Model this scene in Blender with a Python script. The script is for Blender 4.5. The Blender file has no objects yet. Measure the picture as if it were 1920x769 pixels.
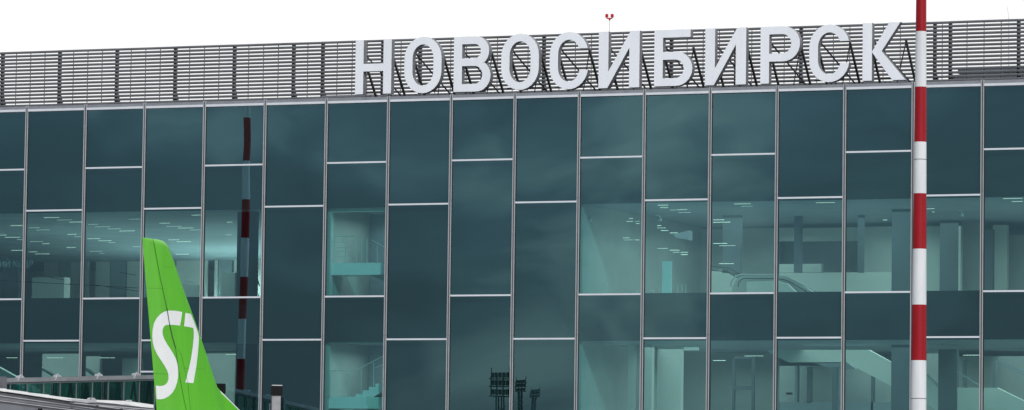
import bpy, bmesh, math, random
from mathutils import Vector, Matrix
random.seed(11)
S = bpy.context.scene
COL = S.collection

# ------------------------------------------------------------------ camera
F, YAW, PITCH, ROLL, CX, CH = 8222.318, 0.394378, 0.072810, 0.013560, 96.6179, 174.69785
CZ = 3.6
fw = Vector((-math.sin(YAW)*math.cos(PITCH), math.cos(YAW)*math.cos(PITCH), math.sin(PITCH)))
_r = Vector((math.cos(YAW), math.sin(YAW), 0)); _u = _r.cross(fw)
rt = math.cos(ROLL)*_r + math.sin(ROLL)*_u
up = -math.sin(ROLL)*_r + math.cos(ROLL)*_u
CAM = Vector((CX, -CH, CZ))
cam = bpy.data.cameras.new('camera'); cam.sensor_width = 36; cam.lens = F/1920*36
cam.clip_start = 1; cam.clip_end = 20000
co = bpy.data.objects.new('camera', cam); COL.objects.link(co)
co.matrix_world = Matrix(((rt.x, up.x, -fw.x, CAM.x), (rt.y, up.y, -fw.y, CAM.y), (rt.z, up.z, -fw.z, CAM.z), (0, 0, 0, 1)))
S.camera = co

def ray(px, py): return (fw + rt*((px-960)/F) + up*((384.5-py)/F))
def on(px, py, n, p0):
    d = ray(px, py); n = Vector(n); return CAM + d*((Vector(p0)-CAM).dot(n)/d.dot(n))
def onY(px, py, y=0.0): return on(px, py, (0, 1, 0), (0, y, 0))
def onZ(px, py, z): return on(px, py, (0, 0, 1), (0, 0, z))

# ------------------------------------------------------------------ materials
def mat(name, col, rough=.5, metal=0, noise=0, scale=3, bump=0, spec=.5, coat=0, emit=None, es=0, streak=False):
    m = bpy.data.materials.new(name); m.use_nodes = True; nt = m.node_tree; b = nt.nodes['Principled BSDF']
    b.inputs['Base Color'].default_value = (*col, 1); b.inputs['Roughness'].default_value = rough
    b.inputs['Metallic'].default_value = metal; b.inputs['Specular IOR Level'].default_value = spec
    b.inputs['Coat Weight'].default_value = coat
    if emit: b.inputs['Emission Color'].default_value = (*emit, 1); b.inputs['Emission Strength'].default_value = es
    if noise or bump:
        tc = nt.nodes.new('ShaderNodeTexCoord'); mp = nt.nodes.new('ShaderNodeMapping')
        if streak: mp.inputs['Scale'].default_value = (1, 1, .12)
        n = nt.nodes.new('ShaderNodeTexNoise'); n.inputs['Scale'].default_value = scale; n.inputs['Detail'].default_value = 6; n.inputs['Roughness'].default_value = .65
        nt.links.new(tc.outputs['Object'], mp.inputs['Vector']); nt.links.new(mp.outputs['Vector'], n.inputs['Vector'])
        if noise:
            mr = nt.nodes.new('ShaderNodeMapRange'); mr.inputs['From Min'].default_value = .3; mr.inputs['From Max'].default_value = .7
            mr.inputs['To Min'].default_value = 1-noise; mr.inputs['To Max'].default_value = 1+noise*.5
            mx = nt.nodes.new('ShaderNodeVectorMath'); mx.operation = 'SCALE'; mx.inputs[0].default_value = col
            nt.links.new(n.outputs['Fac'], mr.inputs['Value']); nt.links.new(mr.outputs['Result'], mx.inputs['Scale'])
            nt.links.new(mx.outputs['Vector'], b.inputs['Base Color'])
        if bump:
            bp = nt.nodes.new('ShaderNodeBump'); bp.inputs['Strength'].default_value = .5; bp.inputs['Distance'].default_value = bump
            nt.links.new(n.outputs['Fac'], bp.inputs['Height']); nt.links.new(bp.outputs['Normal'], b.inputs['Normal'])
    return m

def glass_mat(name, tint, refl, fac):
    m = bpy.data.materials.new(name); m.use_nodes = True; nt = m.node_tree; nt.nodes.clear()
    o = nt.nodes.new('ShaderNodeOutputMaterial'); mx = nt.nodes.new('ShaderNodeMixShader')
    t = nt.nodes.new('ShaderNodeBsdfTransparent'); g = nt.nodes.new('ShaderNodeBsdfGlossy')
    t.inputs['Color'].default_value = (*tint, 1); g.inputs['Color'].default_value = (*refl, 1); g.inputs['Roughness'].default_value = 0.0
    lw = nt.nodes.new('ShaderNodeLayerWeight'); lw.inputs['Blend'].default_value = .5
    mr = nt.nodes.new('ShaderNodeMapRange'); mr.inputs['To Min'].default_value = fac; mr.inputs['To Max'].default_value = .6
    mr.inputs['From Min'].default_value = .35
    nt.links.new(lw.outputs['Facing'], mr.inputs['Value']); nt.links.new(mr.outputs['Result'], mx.inputs['Fac'])
    nt.links.new(t.outputs['BSDF'], mx.inputs[1]); nt.links.new(g.outputs['BSDF'], mx.inputs[2]); nt.links.new(mx.outputs['Shader'], o.inputs['Surface'])
    return m

M = dict(
    glass=glass_mat('facade_glass', (.395, .73, .70), (.45, .84, 1.0), .27),
    bglass=glass_mat('bridge_glass', (.48, .70, .66), (.6, .9, .9), .12),
    alu=mat('anodised_aluminium', (.45, .465, .49), .38, .0, noise=.12, scale=1.5),
    cop=mat('coping_grey', (.25, .26, .29), .5, noise=.2, scale=2),
    aluw=mat('bright_transom_aluminium', (.70, .72, .78), .35, .0, noise=.08, scale=1.5),
    aludark=mat('groove_grey', (.10, .105, .115), .5),
    black_strip=mat('plain_black', (.012, .014, .016), .6),
    spandrel=mat('dark_spandrel_board', (.012, .015, .017), .8, noise=.2, scale=.4),
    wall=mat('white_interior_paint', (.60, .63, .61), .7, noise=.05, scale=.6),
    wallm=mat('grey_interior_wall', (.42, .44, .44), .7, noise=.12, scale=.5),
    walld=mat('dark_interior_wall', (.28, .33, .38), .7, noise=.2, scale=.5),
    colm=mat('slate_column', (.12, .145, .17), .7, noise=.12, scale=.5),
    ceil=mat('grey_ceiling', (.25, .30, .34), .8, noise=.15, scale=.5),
    floor=mat('stone_floor', (.35, .35, .34), .4),
    steel=mat('brushed_steel', (.70, .72, .72), .35, .3),
    lamp=mat('linear_lamp', (.9, .9, .85), .5, emit=(1, .93, .80), es=1.3),
    lamp2=mat('dim_linear_lamp', (.9, .9, .85), .5, emit=(1, .95, .86), es=.6),
    slat=mat('grey_lamella', (.145, .151, .165), .45, .0, noise=.25, scale=.7),
    slatpost=mat('dark_steel_post', (.026, .029, .040), .5),
    dsteel=mat('dark_truss_steel', (.042, .046, .050), .5, noise=.3, scale=4),
    lface=mat('white_letter_face', (.84, .86, .92), .45, noise=.06, scale=1.2, streak=True),
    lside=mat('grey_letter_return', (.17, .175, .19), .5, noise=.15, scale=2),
    green=mat('green_aircraft_paint', (.105, .50, .010), .36, noise=.13, scale=1.4, streak=True, coat=.15, bump=.002),
    white=mat('white_paint', (.86, .865, .87), .35, noise=.05, scale=2, coat=.2),
    wpaint=mat('white_mast_paint', (.70, .71, .74), .5, noise=.12, scale=3, streak=True),
    rpaint=mat('red_mast_paint', (.31, .004, .011), .5, spec=.3, noise=.2, scale=3, streak=True),
    farm=mat('distant_steel', (.045, .055, .055), .7),
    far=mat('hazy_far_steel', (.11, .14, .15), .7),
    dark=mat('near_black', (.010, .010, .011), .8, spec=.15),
    seam2=mat('fine_panel_joint', (.05, .20, .01), .5),
    seam=mat('panel_seam', (.02, .05, .015), .6),
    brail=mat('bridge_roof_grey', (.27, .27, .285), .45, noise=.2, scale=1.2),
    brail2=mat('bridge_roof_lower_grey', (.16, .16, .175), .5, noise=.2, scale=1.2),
    tun=mat('tunnel_grey', (.19, .195, .225), .5, noise=.25, scale=.9),
    tunl=mat('tunnel_trim', (.50, .50, .53), .45, noise=.2, scale=2),
    sheet=mat('pale_roof_sheet', (.70, .70, .69), .55, noise=.3, scale=2.2),
    conc=mat('apron_concrete', (.30, .30, .29), .85, noise=.25, scale=.12),
    post=mat('weathered_grey_paint', (.30, .295, .31), .5, noise=.25, scale=3),
    redl=mat('red_lamp_glass', (.55, .01, .03), .2),
    label=mat('faded_label', (.20, .19, .25), .6, noise=.5, scale=14),
)

# ------------------------------------------------------------------ helpers
def link(name, bm, m, parent=None, smooth=False, mats=None):
    me = bpy.data.meshes.new(name); bmesh.ops.recalc_face_normals(bm, faces=bm.faces); bm.to_mesh(me); bm.free()
    for x in (mats or [m]): me.materials.append(x)
    if smooth:
        for p in me.polygons: p.use_smooth = True
    o = bpy.data.objects.new(name, me); COL.objects.link(o)
    if parent: o.parent = parent; o.matrix_parent_inverse = parent.matrix_world.inverted() if False else Matrix.Translation(-world_loc(parent))
    return o
def world_loc(o):
    v = o.location.copy()
    while o.parent: o = o.parent; v = v + o.location + (o.matrix_parent_inverse.translation if False else Vector())
    return v
def box(bm, a, b):
    x0, y0, z0 = a; x1, y1, z1 = b
    v = [bm.verts.new(p) for p in ((x0,y0,z0),(x1,y0,z0),(x1,y1,z0),(x0,y1,z0),(x0,y0,z1),(x1,y0,z1),(x1,y1,z1),(x0,y1,z1))]
    for f in ((0,3,2,1),(4,5,6,7),(0,1,5,4),(1,2,6,5),(2,3,7,6),(3,0,4,7)): bm.faces.new([v[i] for i in f])
def tube(bm, a, b, r0, r1=None, n=8, cap=True):
    a = Vector(a); b = Vector(b); r1 = r0 if r1 is None else r1; d = (b-a).normalized()
    s = d.cross(Vector((0, 0, 1)) if abs(d.z) < .9 else Vector((1, 0, 0))).normalized(); t = d.cross(s)
    A = []; B = []
    for i in range(n):
        c = math.cos(2*math.pi*i/n); q = math.sin(2*math.pi*i/n)
        A.append(bm.verts.new(a+(s*c+t*q)*r0)); B.append(bm.verts.new(b+(s*c+t*q)*r1))
    for i in range(n): bm.faces.new((A[i], A[(i+1) % n], B[(i+1) % n], B[i]))
    if cap: bm.faces.new(A[::-1]); bm.faces.new(B)
def bar(bm, a, b, w, h, side=None):
    a = Vector(a); b = Vector(b); d = (b-a).normalized(); s = Vector(side) if side else d.cross(Vector((0, 0, 1))).normalized()
    s = (s - d*s.dot(d)).normalized(); t = d.cross(s)
    c = [a+s*i*w/2+t*j*h/2 for i, j in ((-1,-1),(1,-1),(1,1),(-1,1))] + [b+s*i*w/2+t*j*h/2 for i, j in ((-1,-1),(1,-1),(1,1),(-1,1))]
    v = [bm.verts.new(p) for p in c]
    for f in ((0,3,2,1),(4,5,6,7),(0,1,5,4),(1,2,6,5),(2,3,7,6),(3,0,4,7)): bm.faces.new([v[i] for i in f])
def prism(bm, pts, off):
    off = Vector(off); A = [bm.verts.new(p) for p in pts]; B = [bm.verts.new(Vector(p)+off) for p in pts]; n = len(A)
    bm.faces.new(A); bm.faces.new(B[::-1])
    for i in range(n): bm.faces.new((A[i], B[i], B[(i+1) % n], A[(i+1) % n]))
def thing(name, label, cat, loc=(0, 0, 0), group=None):
    o = bpy.data.objects.new(name, None); COL.objects.link(o); o.location = loc; o['label'] = label; o['category'] = cat
    if group: o['group'] = group
    return o
def part(name, m, parent, fn, smooth=False, label=None):
    bm = bmesh.new(); fn(bm); o = link(name, bm, m, parent, smooth)
    if label: o['label'] = label
    return o
def struct(name, bm, m):
    o = link(name, bm, m); o['kind'] = 'structure'; return o
def px_prism(name, pts, y, th, m, parent, label=None):
    bm = bmesh.new(); prism(bm, [onY(a, b, y) for a, b in pts], (0, th, 0)); o = link(name, bm, m, parent)
    if label: o['label'] = label
    return o
def px_rect(name, x0, x1, y0, y1, d, th, m, parent, label=None):
    a = onY(x0, (y0+y1)/2, d); b = onY(x1, (y0+y1)/2, d); zt = onY((x0+x1)/2, y0, d).z; zb = onY((x0+x1)/2, y1, d).z
    bm = bmesh.new(); box(bm, (a.x, d, zb), (b.x, d+th, zt)); o = link(name, bm, m, parent)
    if label: o['label'] = label
    return o

# ------------------------------------------------------------------ ground
bm = bmesh.new(); box(bm, (-3000, -4000, -1), (3000, 4000, 0)); struct('ground', bm, M['conc'])

# ------------------------------------------------------------------ terminal building
Z0, Z1, Z2, Z3, Z4 = 22.079, 19.388, 17.504, 13.496, 11.606
P = 5.895
Z5, Z6 = Z3-P, Z4-P
BL, BR = -24, 24             # bay range (mullion index)
TB = thing('terminal_building', 'long airport terminal with teal glass curtain wall in staggered tall panes and pale metal frames', 'building')
ZTOP = Z0-.055
CEI = [Z2-.09, Z4-.09, Z6-.09]; FLO = [Z3+.05, Z5+.05, Z5-P+.05]
EXTRA = onY(276, 697, 0).z   # small sill above the bridge
def rows(i):
    r = ([Z2, Z4, Z6] if i % 2 == 0 else [Z1, Z3, Z5])
    if i == 2: r = [Z2, Z4, EXTRA, Z6]
    return r
VIS = range(-2, 17)
def pane(bm, x0, x1, z0, z1, seedv):
    rnd = random.Random(seedv)
    nx, nz = 10, max(4, int((z1-z0)*3)); tx = rnd.gauss(0, .0022); tz = rnd.gauss(0, .0018); bow = rnd.uniform(-.0035, .0035)
    ph = [rnd.uniform(0, 6.3) for _ in range(4)]; am = rnd.uniform(.0002, .0006)
    if 21 <= x0 < 27 and z0 < 11: tx = tz = bow = 0; am *= .45
    if 9 <= x0 < 12: tx = rnd.uniform(-.0002, .0002); tz *= .3
    W = x1-x0; Hh = z1-z0; V = []
    for j in range(nz+1):
        row = []
        for k in range(nx+1):
            u = k/nx; v = j/nz; x = x0+W*u; z = z0+Hh*v
            y = tx*(u-.5)*W + tz*(v-.5)*Hh + bow*16*u*(1-u)*v*(1-v)*.6
            y += am*math.sin(ph[0]+4.2*u+2.5*v)+am*.7*math.sin(ph[1]+7*v-2.2*u)+am*.35*math.sin(ph[2]+9*u+5*v)
            row.append(bm.verts.new((x, y, z)))
        V.append(row)
    for j in range(nz):
        for k in range(nx): bm.faces.new((V[j][k], V[j][k+1], V[j+1][k+1], V[j+1][k]))
for i in range(BL, BR):
    x0, x1 = 3*i, 3*i+3
    rr = rows(i)
    if i not in VIS:
        if i == BL or i == 17: pass
        continue
    edges = [ZTOP] + rr + [.3]
    for k in range(len(edges)-1):
        def f(bm, a=edges[k+1], b=edges[k], s=i*10+k): pane(bm, x0+.06, x1-.06, a+.03, b-.03, s+500)
        part('window_pane', M['glass'], TB, f, smooth=True)
    for z in rr:
        part('transom', M['aluw'], TB, lambda bm: box(bm, (x0+.078, -.055, z-.036), (x1-.078, .03, z+.036)))
for a, b in ((3*BL, 3*VIS[0]), (3*(VIS[-1]+1), 3*BR)):      # stretches beyond the frame
    part('facade_glazing', M['glass'], TB, lambda bm: box(bm, (a, 0, .3), (b, .02, ZTOP)), label='plain glazing beyond the picture edge')
for i in range(BL, BR+1):
    x = 3*i
    def f(bm):
        zs = [.0, Z6+.15, Z4+.15, Z2+.15, Z0+.20]
        for a, b in zip(zs[:-1], zs[1:]):
            box(bm, (x-.064, -.05, a+.012), (x-.034, .06, b)); box(bm, (x+.034, -.05, a+.012), (x+.064, .06, b))
    mu = part('mullion', M['alu'], TB, f)
    part('groove', M['aludark'], mu, lambda bm: box(bm, (x-.0335, -.022, 0), (x+.0335, .05, Z0+.17)))
    part('black_strip', M['black_strip'], mu, lambda bm: box(bm, (x+.067, -.012, .2), (x+.104, .05, ZTOP-.003)))  # narrow black strip along the right side of each mullion
part('cornice', M['aluw'], TB, lambda bm: [box(bm, (3*i+.076, -.06, ZTOP), (3*i+2.924, .12, Z0+.045)) for i in range(BL, BR)])
part('coping', M['cop'], TB, lambda bm: [box(bm, (3*i+.076, -.02, Z0+.048), (3*i+2.924, .5, Z0+.185)) for i in range(BL, BR)])
part('roof', M['aludark'], TB, lambda bm: box(bm, (3*BL, .55, Z0-.35), (3*BR, 70, Z0-.05)))
part('end_wall', M['walld'], TB, lambda bm: box(bm, (3*BL-.3, .1, 0), (3*BL, 70, Z0-.4)))
part('end_wall', M['walld'], TB, lambda bm: box(bm, (3*BR, .1, 0), (3*BR+.3, 70, Z0-.4)))
part('rear_wall', M['walld'], TB, lambda bm: box(bm, (3*BL, 69.7, 0), (3*BR, 70, Z0-.4)))
XL, XR = 3*BL, 3*BR
def slab(z0, z1, name='floor_slab'):
    part(name, M['floor'], TB, lambda bm: box(bm, (XL, .32, z0), (XR, 69, z1)))
    part('ceiling', M['ceil'], TB, lambda bm: box(bm, (XL, .32, z0-.06), (XR, 69, z0-.004)))
slab(CEI[0]+.06, CEI[0]+.6, 'roof_slab'); slab(CEI[1]+.06, FLO[0]); slab(CEI[2]+.06, FLO[1])
for (a, b) in ((CEI[0], ZTOP), (CEI[1], FLO[0]), (CEI[2], FLO[1])):
    part('spandrel_panel', M['spandrel'], TB, lambda bm: box(bm, (XL, .20, a), (XR, .30, b)))
for (a, b) in ((4, 5), (6, 9), (17, 24), (-24, -2)):
    part('spandrel_panel', M['spandrel'], TB, lambda bm: box(bm, (3*a+.02, .205, .3), (3*b-.02, .295, CEI[0]-.004)), label='full height dark board closing off the rooms behind')
# walls that part the halls
for x in (12.0, 15.0, 18.0, 27.0):
    part('partition_wall', M['wallm'], TB, lambda bm: [box(bm, (x-.12 if x != 15 else x-.15, .33, a), (x+.1, 60, b)) for a, b in ((FLO[0]+.004, CEI[0]-.004), (FLO[1]+.004, CEI[1]-.004))])
U0, U1, L0, L1 = FLO[0], CEI[0], FLO[1], CEI[1]
bxs = lambda name, m, a, b, label=None: part(name, M[m], TB, lambda bm: box(bm, a, b), label=label)
# ---- stairwell, bay 5
bxs('stairwell_wall', 'walld', (15.12, 4.6, U0), (17.87, 4.8, U1-.01)); bxs('stairwell_wall', 'walld', (15.12, 4.6, L0), (17.87, 4.8, L1-.01))
px_rect('stair_beam', 614, 722, 389.5, 397, .36, .3, M['wall'], TB)
px_rect('stairwell_column', 613.5, 620, 397, 553, .37, .25, M['wall'], TB)
px_rect('stair_landing', 613, 722.5, 493, 515.5, .5, 1.2, M['white'], TB, 'upper white stair landing edge')
px_rect('stair_landing', 610, 720, 744, 766, .5, 1.2, M['white'], TB, 'lower white stair landing edge')
px_rect('stair_beam', 611, 721, 640.5, 644, .36, .3, M['wallm'], TB)
px_rect('stairwell_column', 611, 617.5, 644, 744, .37, .25, M['wallm'], TB)
st = px_prism('staircase', [(667, 744), (667, 738.5), (680, 738.5), (680, 732), (692, 732), (692, 725.5), (704, 725.5), (704, 719.5), (715, 719.5), (715, 713), (724, 713), (724, 730), (700, 744)], .54, 1.1, M['white'], TB, 'lower white stair flight seen side on')
px_prism('staircase', [(690, 515.5), (722, 515.5), (722, 528), (706, 521)], .7, 1.0, M['wallm'], TB, 'underside of the upper flight')
def rail(segs, r, d=.48):
    return lambda bm: [tube(bm, onY(a, b, d), onY(c, e, d), r, n=6) for a, b, c, e in segs]
part('railing', M['steel'], TB, rail([(624.5, 443, 664, 443), (624.5, 447, 624.5, 493), (648, 443, 648, 493), (668.5, 447.5, 668.5, 493), (678.5, 447.5, 678.5, 493), (688, 448, 688, 493), (707.5, 460, 707.5, 493), (697, 450, 722, 464)]
     + [], .016), label='upper handrail with upright posts')
part('railing', M['steel'], TB, rail([(x0, y, x1, y) for y in (455, 464, 472, 481) for x0, x1 in ((632, 662),)], .008), label='thin wires of the upper railing')
part('railing', M['steel'], TB, rail([(620, 695, 666, 695), (666, 695, 722, 666), (620, 697, 620, 744), (654, 697, 654, 744), (677, 692, 677, 738), (700.5, 680, 700.5, 725), (703, 690, 722, 682)], .016), label='lower handrail rising to the right')
# ---- upper left hall, back walls deep inside
D = 40
bxs('hall_wall', 'wallm', (-40, D+1.5, U0), (11.8, D+1.8, U1-.01))
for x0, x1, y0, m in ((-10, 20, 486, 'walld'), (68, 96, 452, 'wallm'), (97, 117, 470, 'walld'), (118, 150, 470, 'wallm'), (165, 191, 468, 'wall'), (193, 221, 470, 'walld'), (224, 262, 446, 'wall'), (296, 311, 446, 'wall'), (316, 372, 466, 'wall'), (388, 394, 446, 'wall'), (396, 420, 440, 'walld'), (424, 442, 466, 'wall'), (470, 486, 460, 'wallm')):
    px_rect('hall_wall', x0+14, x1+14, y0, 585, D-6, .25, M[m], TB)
px_rect('column', 444, 477, 395, 560, 1.5, .4, M['dark'], TB, 'added dark backing behind the mirrored mast')  # both uprights added so the mast's reflection reads dark in the glass
px_rect('column', 442, 474, 636, 800, 1.5, .4, M['dark'], TB, 'added dark backing behind the mirrored mast')
px_rect('counter', 414, 440, 511, 560, 6, .6, M['wall'], TB)
px_rect('counter', 60, 120, 520, 560, 9, .6, M['wallm'], TB)
px_rect('counter', 330, 372, 535, 560, 7, .6, M['wall'], TB)
for a, b in (((52, 512), (120, 525)), ((170, 533), (258, 546)), ((0, 526), (258, 540)), ((225, 511), (255, 516))):
    part('cable_tray', M['dark'], TB, lambda bm: bar(bm, onY(*a, 5), onY(*b, 5), .05, .025))
# ---- lower left hall
bxs('hall_wall', 'walld', (-40, 14, L0), (11.8, 14.3, L1-.01))
px_rect('hall_wall', 78, 150, 662, 800, 9, .25, M['wallm'], TB); px_rect('hall_wall', 160, 186, 668, 800, 9, .25, M['wallm'], TB)
px_rect('hall_wall', 228, 262, 672, 800, 7, .25, M['wallm'], TB); px_rect('hall_wall', 0, 150, 640, 655, 6, .25, M['ceil'], TB)
px_rect('hall_wall', 384, 486, 640, 655, 6, .25, M['wallm'], TB); px_rect('hall_wall', 386, 440, 660, 800, 9, .25, M['wallm'], TB)
px_prism('staircase', [(-20, 693), (-20, 680), (0, 690), (52, 719), (52, 740), (-20, 760)], 3, .3, M['wall'], TB, 'white stair side at the far left')
px_prism('staircase', [(78, 689), (150, 733), (150, 737), (78, 694)], 3.2, .3, M['wallm'], TB)
px_prism('staircase', [(160, 690), (210, 722), (210, 727), (160, 695)], 3.2, .3, M['wallm'], TB)
# ---- upper right hall
R1 = 17
bxs('hall_wall', 'walld', (27, R1+2, U0), (72, R1+2.3, U1-.01))
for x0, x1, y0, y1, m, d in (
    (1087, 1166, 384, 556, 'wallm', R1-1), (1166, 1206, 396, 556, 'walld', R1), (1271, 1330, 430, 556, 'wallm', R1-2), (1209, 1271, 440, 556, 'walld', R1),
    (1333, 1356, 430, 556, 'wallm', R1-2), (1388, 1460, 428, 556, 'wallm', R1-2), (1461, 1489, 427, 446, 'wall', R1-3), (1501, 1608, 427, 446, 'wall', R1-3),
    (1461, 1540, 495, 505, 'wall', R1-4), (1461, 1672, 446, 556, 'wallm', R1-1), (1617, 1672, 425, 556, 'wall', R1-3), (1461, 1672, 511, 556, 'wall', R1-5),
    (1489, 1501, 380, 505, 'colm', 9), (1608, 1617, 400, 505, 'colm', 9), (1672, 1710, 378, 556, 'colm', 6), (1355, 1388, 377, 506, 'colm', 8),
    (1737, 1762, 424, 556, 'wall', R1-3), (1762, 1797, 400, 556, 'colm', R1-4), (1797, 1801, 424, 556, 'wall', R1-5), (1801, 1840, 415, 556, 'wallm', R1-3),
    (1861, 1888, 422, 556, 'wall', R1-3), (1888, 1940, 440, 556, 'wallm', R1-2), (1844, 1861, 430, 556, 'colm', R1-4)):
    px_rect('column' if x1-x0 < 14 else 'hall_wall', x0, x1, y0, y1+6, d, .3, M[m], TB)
px_rect('door_leaf', 1241.5, 1259, 490, 556, .9, .06, M['white'], TB, 'tall narrow white panel by the glass')
px_prism('wall_box', [(1262, 440), (1291, 432), (1291, 450), (1268, 446)], 6, .5, M['walld'], TB)
# escalators
def esc(pts, y, m, name='escalator', label=None, th=.35): return px_prism(name, pts, y, th, M[m], TB, label)
e = esc([(1333, 506), (1362, 506), (1436, 556), (1333, 556)], 8, 'wall', label='pale escalator side descending to the right')
part('handrail', M['dark'], e, rail([(1335, 507, 1362, 509), (1362, 509, 1432, 547)], .03, 7.7)); part('handrail', M['dark'], e, rail([(1335, 499, 1368, 503), (1368, 503, 1440, 543)], .02, 7.2))
def arc(cx, cy, rx, ry, a0, a1, n=12): return [(cx+rx*math.cos(math.radians(a0+(a1-a0)*k/n)), cy-ry*math.sin(math.radians(a0+(a1-a0)*k/n))) for k in range(n+1)]
def poly(bm, pts, r, d):
    for a, b in zip(pts[:-1], pts[1:]): tube(bm, onY(*a, d), onY(*b, d), r, n=6)
e2 = esc([(1372, 556), (1373, 540), (1380, 524), (1392, 517), (1456, 517), (1477, 521), (1500, 532), (1536, 556)], 5.5, 'wallm', label='escalator with rounded handrail end and glazed side')
part('handrail', M['wallm'], e2, lambda bm: poly(bm, arc(1392, 535, 22, 20, 190, 90)+[(1456, 515.5), (1478, 520), (1500, 531), (1534, 548)], .035, 5.3))
part('handrail', M['dark'], e2, lambda bm: poly(bm, arc(1398, 536, 14, 14, 190, 90)+[(1456, 522), (1476, 526), (1494, 536), (1514, 548)], .02, 5.3))
esc([(1400, 556), (1400, 528), (1456, 526), (1475, 532), (1500, 556)], 5.0, 'wall', name='glazed_balustrade')
part('railing', M['steel'], TB, rail([(x, 533, x, 550) for x in (1271, 1279, 1286)] + [(1217, 544, 1226, 545), (1226, 545, 1226, 549), (1194, 545, 1194, 550)], .012, 3))
for cx, cy in ((1106, 409), (1236.5, 408), (1802, 399)):
    def f(bm):
        poly(bm, [(cx-7, cy-4), (cx-2, cy-4), (cx+1, cy-1), (cx+1.5, cy+2)], .025, 1.0); a = onY(cx+1.5, cy+3, 1.0); tube(bm, a+Vector((0, 0, .03)), a-Vector((0, 0, .08)), .05, .08, n=10)
    part('security_camera', M['steel'], TB, f)
# ---- lower right hall
LR = 13
bxs('hall_wall', 'walld', (27, LR+3, L0), (72, LR+3.3, L1-.01))
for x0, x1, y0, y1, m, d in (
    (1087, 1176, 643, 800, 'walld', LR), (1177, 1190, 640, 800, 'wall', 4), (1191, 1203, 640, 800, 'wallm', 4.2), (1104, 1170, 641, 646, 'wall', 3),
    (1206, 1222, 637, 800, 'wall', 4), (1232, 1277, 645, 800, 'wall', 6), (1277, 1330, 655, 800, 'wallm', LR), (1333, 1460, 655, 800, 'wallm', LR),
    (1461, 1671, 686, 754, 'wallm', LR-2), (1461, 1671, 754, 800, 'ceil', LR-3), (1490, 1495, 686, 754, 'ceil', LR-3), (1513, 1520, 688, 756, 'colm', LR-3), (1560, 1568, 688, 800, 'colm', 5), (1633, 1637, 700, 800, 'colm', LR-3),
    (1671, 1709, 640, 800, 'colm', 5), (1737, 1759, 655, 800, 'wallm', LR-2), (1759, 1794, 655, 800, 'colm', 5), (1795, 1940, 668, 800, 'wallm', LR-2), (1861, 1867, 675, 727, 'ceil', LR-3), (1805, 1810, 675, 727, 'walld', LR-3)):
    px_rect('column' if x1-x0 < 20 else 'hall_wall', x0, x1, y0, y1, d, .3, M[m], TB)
px_rect('wall_sign', 1282.5, 1309, 644, 657, 4, .12, M['wall'], TB, 'pale rectangular sign hanging under the ceiling')
for x0, x1, y0, y1 in ((1373, 1377, 673, 800), (1409, 1413.5, 666, 800), (1377, 1409, 668, 673), (1377, 1409, 724, 731), (1333, 1460, 652, 655), (1474, 1486, 736, 740)):
    px_rect('door_frame', x0, x1, y0, y1, LR-2, .15, M['colm'], TB)
esc([(1440, 656), (1578, 656), (1578, 679), (1477, 679), (1459, 670), (1440, 660)], 5, 'wall', 'stair_soffit', 'pale landing soffit of the stairs')
esc([(1586, 656), (1628, 656), (1671, 679.5), (1671, 724), (1586, 679)], 5, 'wall', 'stair_soffit', 'pale sloping side of the stair flight')
esc([(1528, 681), (1590, 681), (1604, 692), (1558, 692)], 6, 'ceil', 'stair_soffit')
esc([(1737, 709), (1759, 727), (1759, 772), (1737, 757)], 5, 'wall', 'stair_soffit')
esc([(1795, 727), (1869, 727), (1950, 767), (1950, 800), (1795, 800)], 4, 'wall', 'stair_soffit', 'broad pale stair side at the far right')
for a, b in (((1870, 674), (1930, 703)), ((1874, 680), (1930, 708)), ((1795, 698), (1840, 725)), ((1737, 702), (1759, 722))):
    part('handrail', M['walld'], TB, lambda bm: bar(bm, onY(*a, 4.4), onY(*b, 4.4), .05, .05))

# ---- linear lamps
c1 = [(315,425,108),(410,520,125),(500,590,140),(75,160,166),(210,283,181),(262,357,197),(0,45,234),(35,143,250),(122,162,267),(487,548,228),(537,587,246),(217,308,281),(305,355,296),(207,268,355),(255,355,370),(80,160,344),(480,545,323),(632,705,67),(635,703,157),(683,790,174),(775,868,189),(860,970,204),(930,1012,119),(630,722,259),(710,802,275),(782,830,288),(955,1010,318),(645,737,351),(720,752,367),(1150,1222,148),(1200,1308,171),(1283,1393,183),(1370,1447,197),(1380,1445,90),(1215,1290,268),(1275,1375,281),(1265,1360,372),(1635,1675,141),(1627,1668,232),(1825,1850,172),(1825,1850,300)]
c2 = [(1050,1125,95),(1070,1125,113),(1140,1185,130),(1190,1262,128),(1200,1288,148),(825,870,212),(885,917,212),(845,872,191),(893,918,228),(800,845,331),(805,870,346),(885,917,346),(1047,1075,243),(1047,1107,259),(1075,1125,278),(1140,1195,295),(1047,1123,407),(1137,1207,420),(1160,1207,435),(1215,1267,435),(1217,1265,452),(1600,1720,86),(1653,1733,103),(1452,1530,201),(1452,1572,218),(1452,1550,371),(1493,1610,387),(1493,1597,517)]
c3 = [(347,480,77),(830,858,202),(1145,1200,121),(1185,1200,144),(1695,1835,47),(1755,1835,69)]
lamps = [(a/3.846, b/3.846, 380+y/3.846, 33) for a, b, y in c1] + [(960+a/3.846, 960+b/3.846, 360+y/3.846, 4.5) for a, b, y in c2] + [(1440+a/3.846, 1440+b/3.846, 360+y/3.846, 4.5) for a, b, y in c3]
for a, b, y, dmax in lamps:
    q = onZ((a+b)/2, y, U1-.05); d = min(max(q.y, .8), dmax)
    p0 = onY(a, y, d); p1 = onY(b, y, d); z = (p0.z+p1.z)/2
    part('ceiling_light', M[random.choice(('lamp', 'lamp', 'lamp2'))], TB, lambda bm: box(bm, (p0.x, d, z-.008), (p1.x, d+.03, z+.008)))
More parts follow.
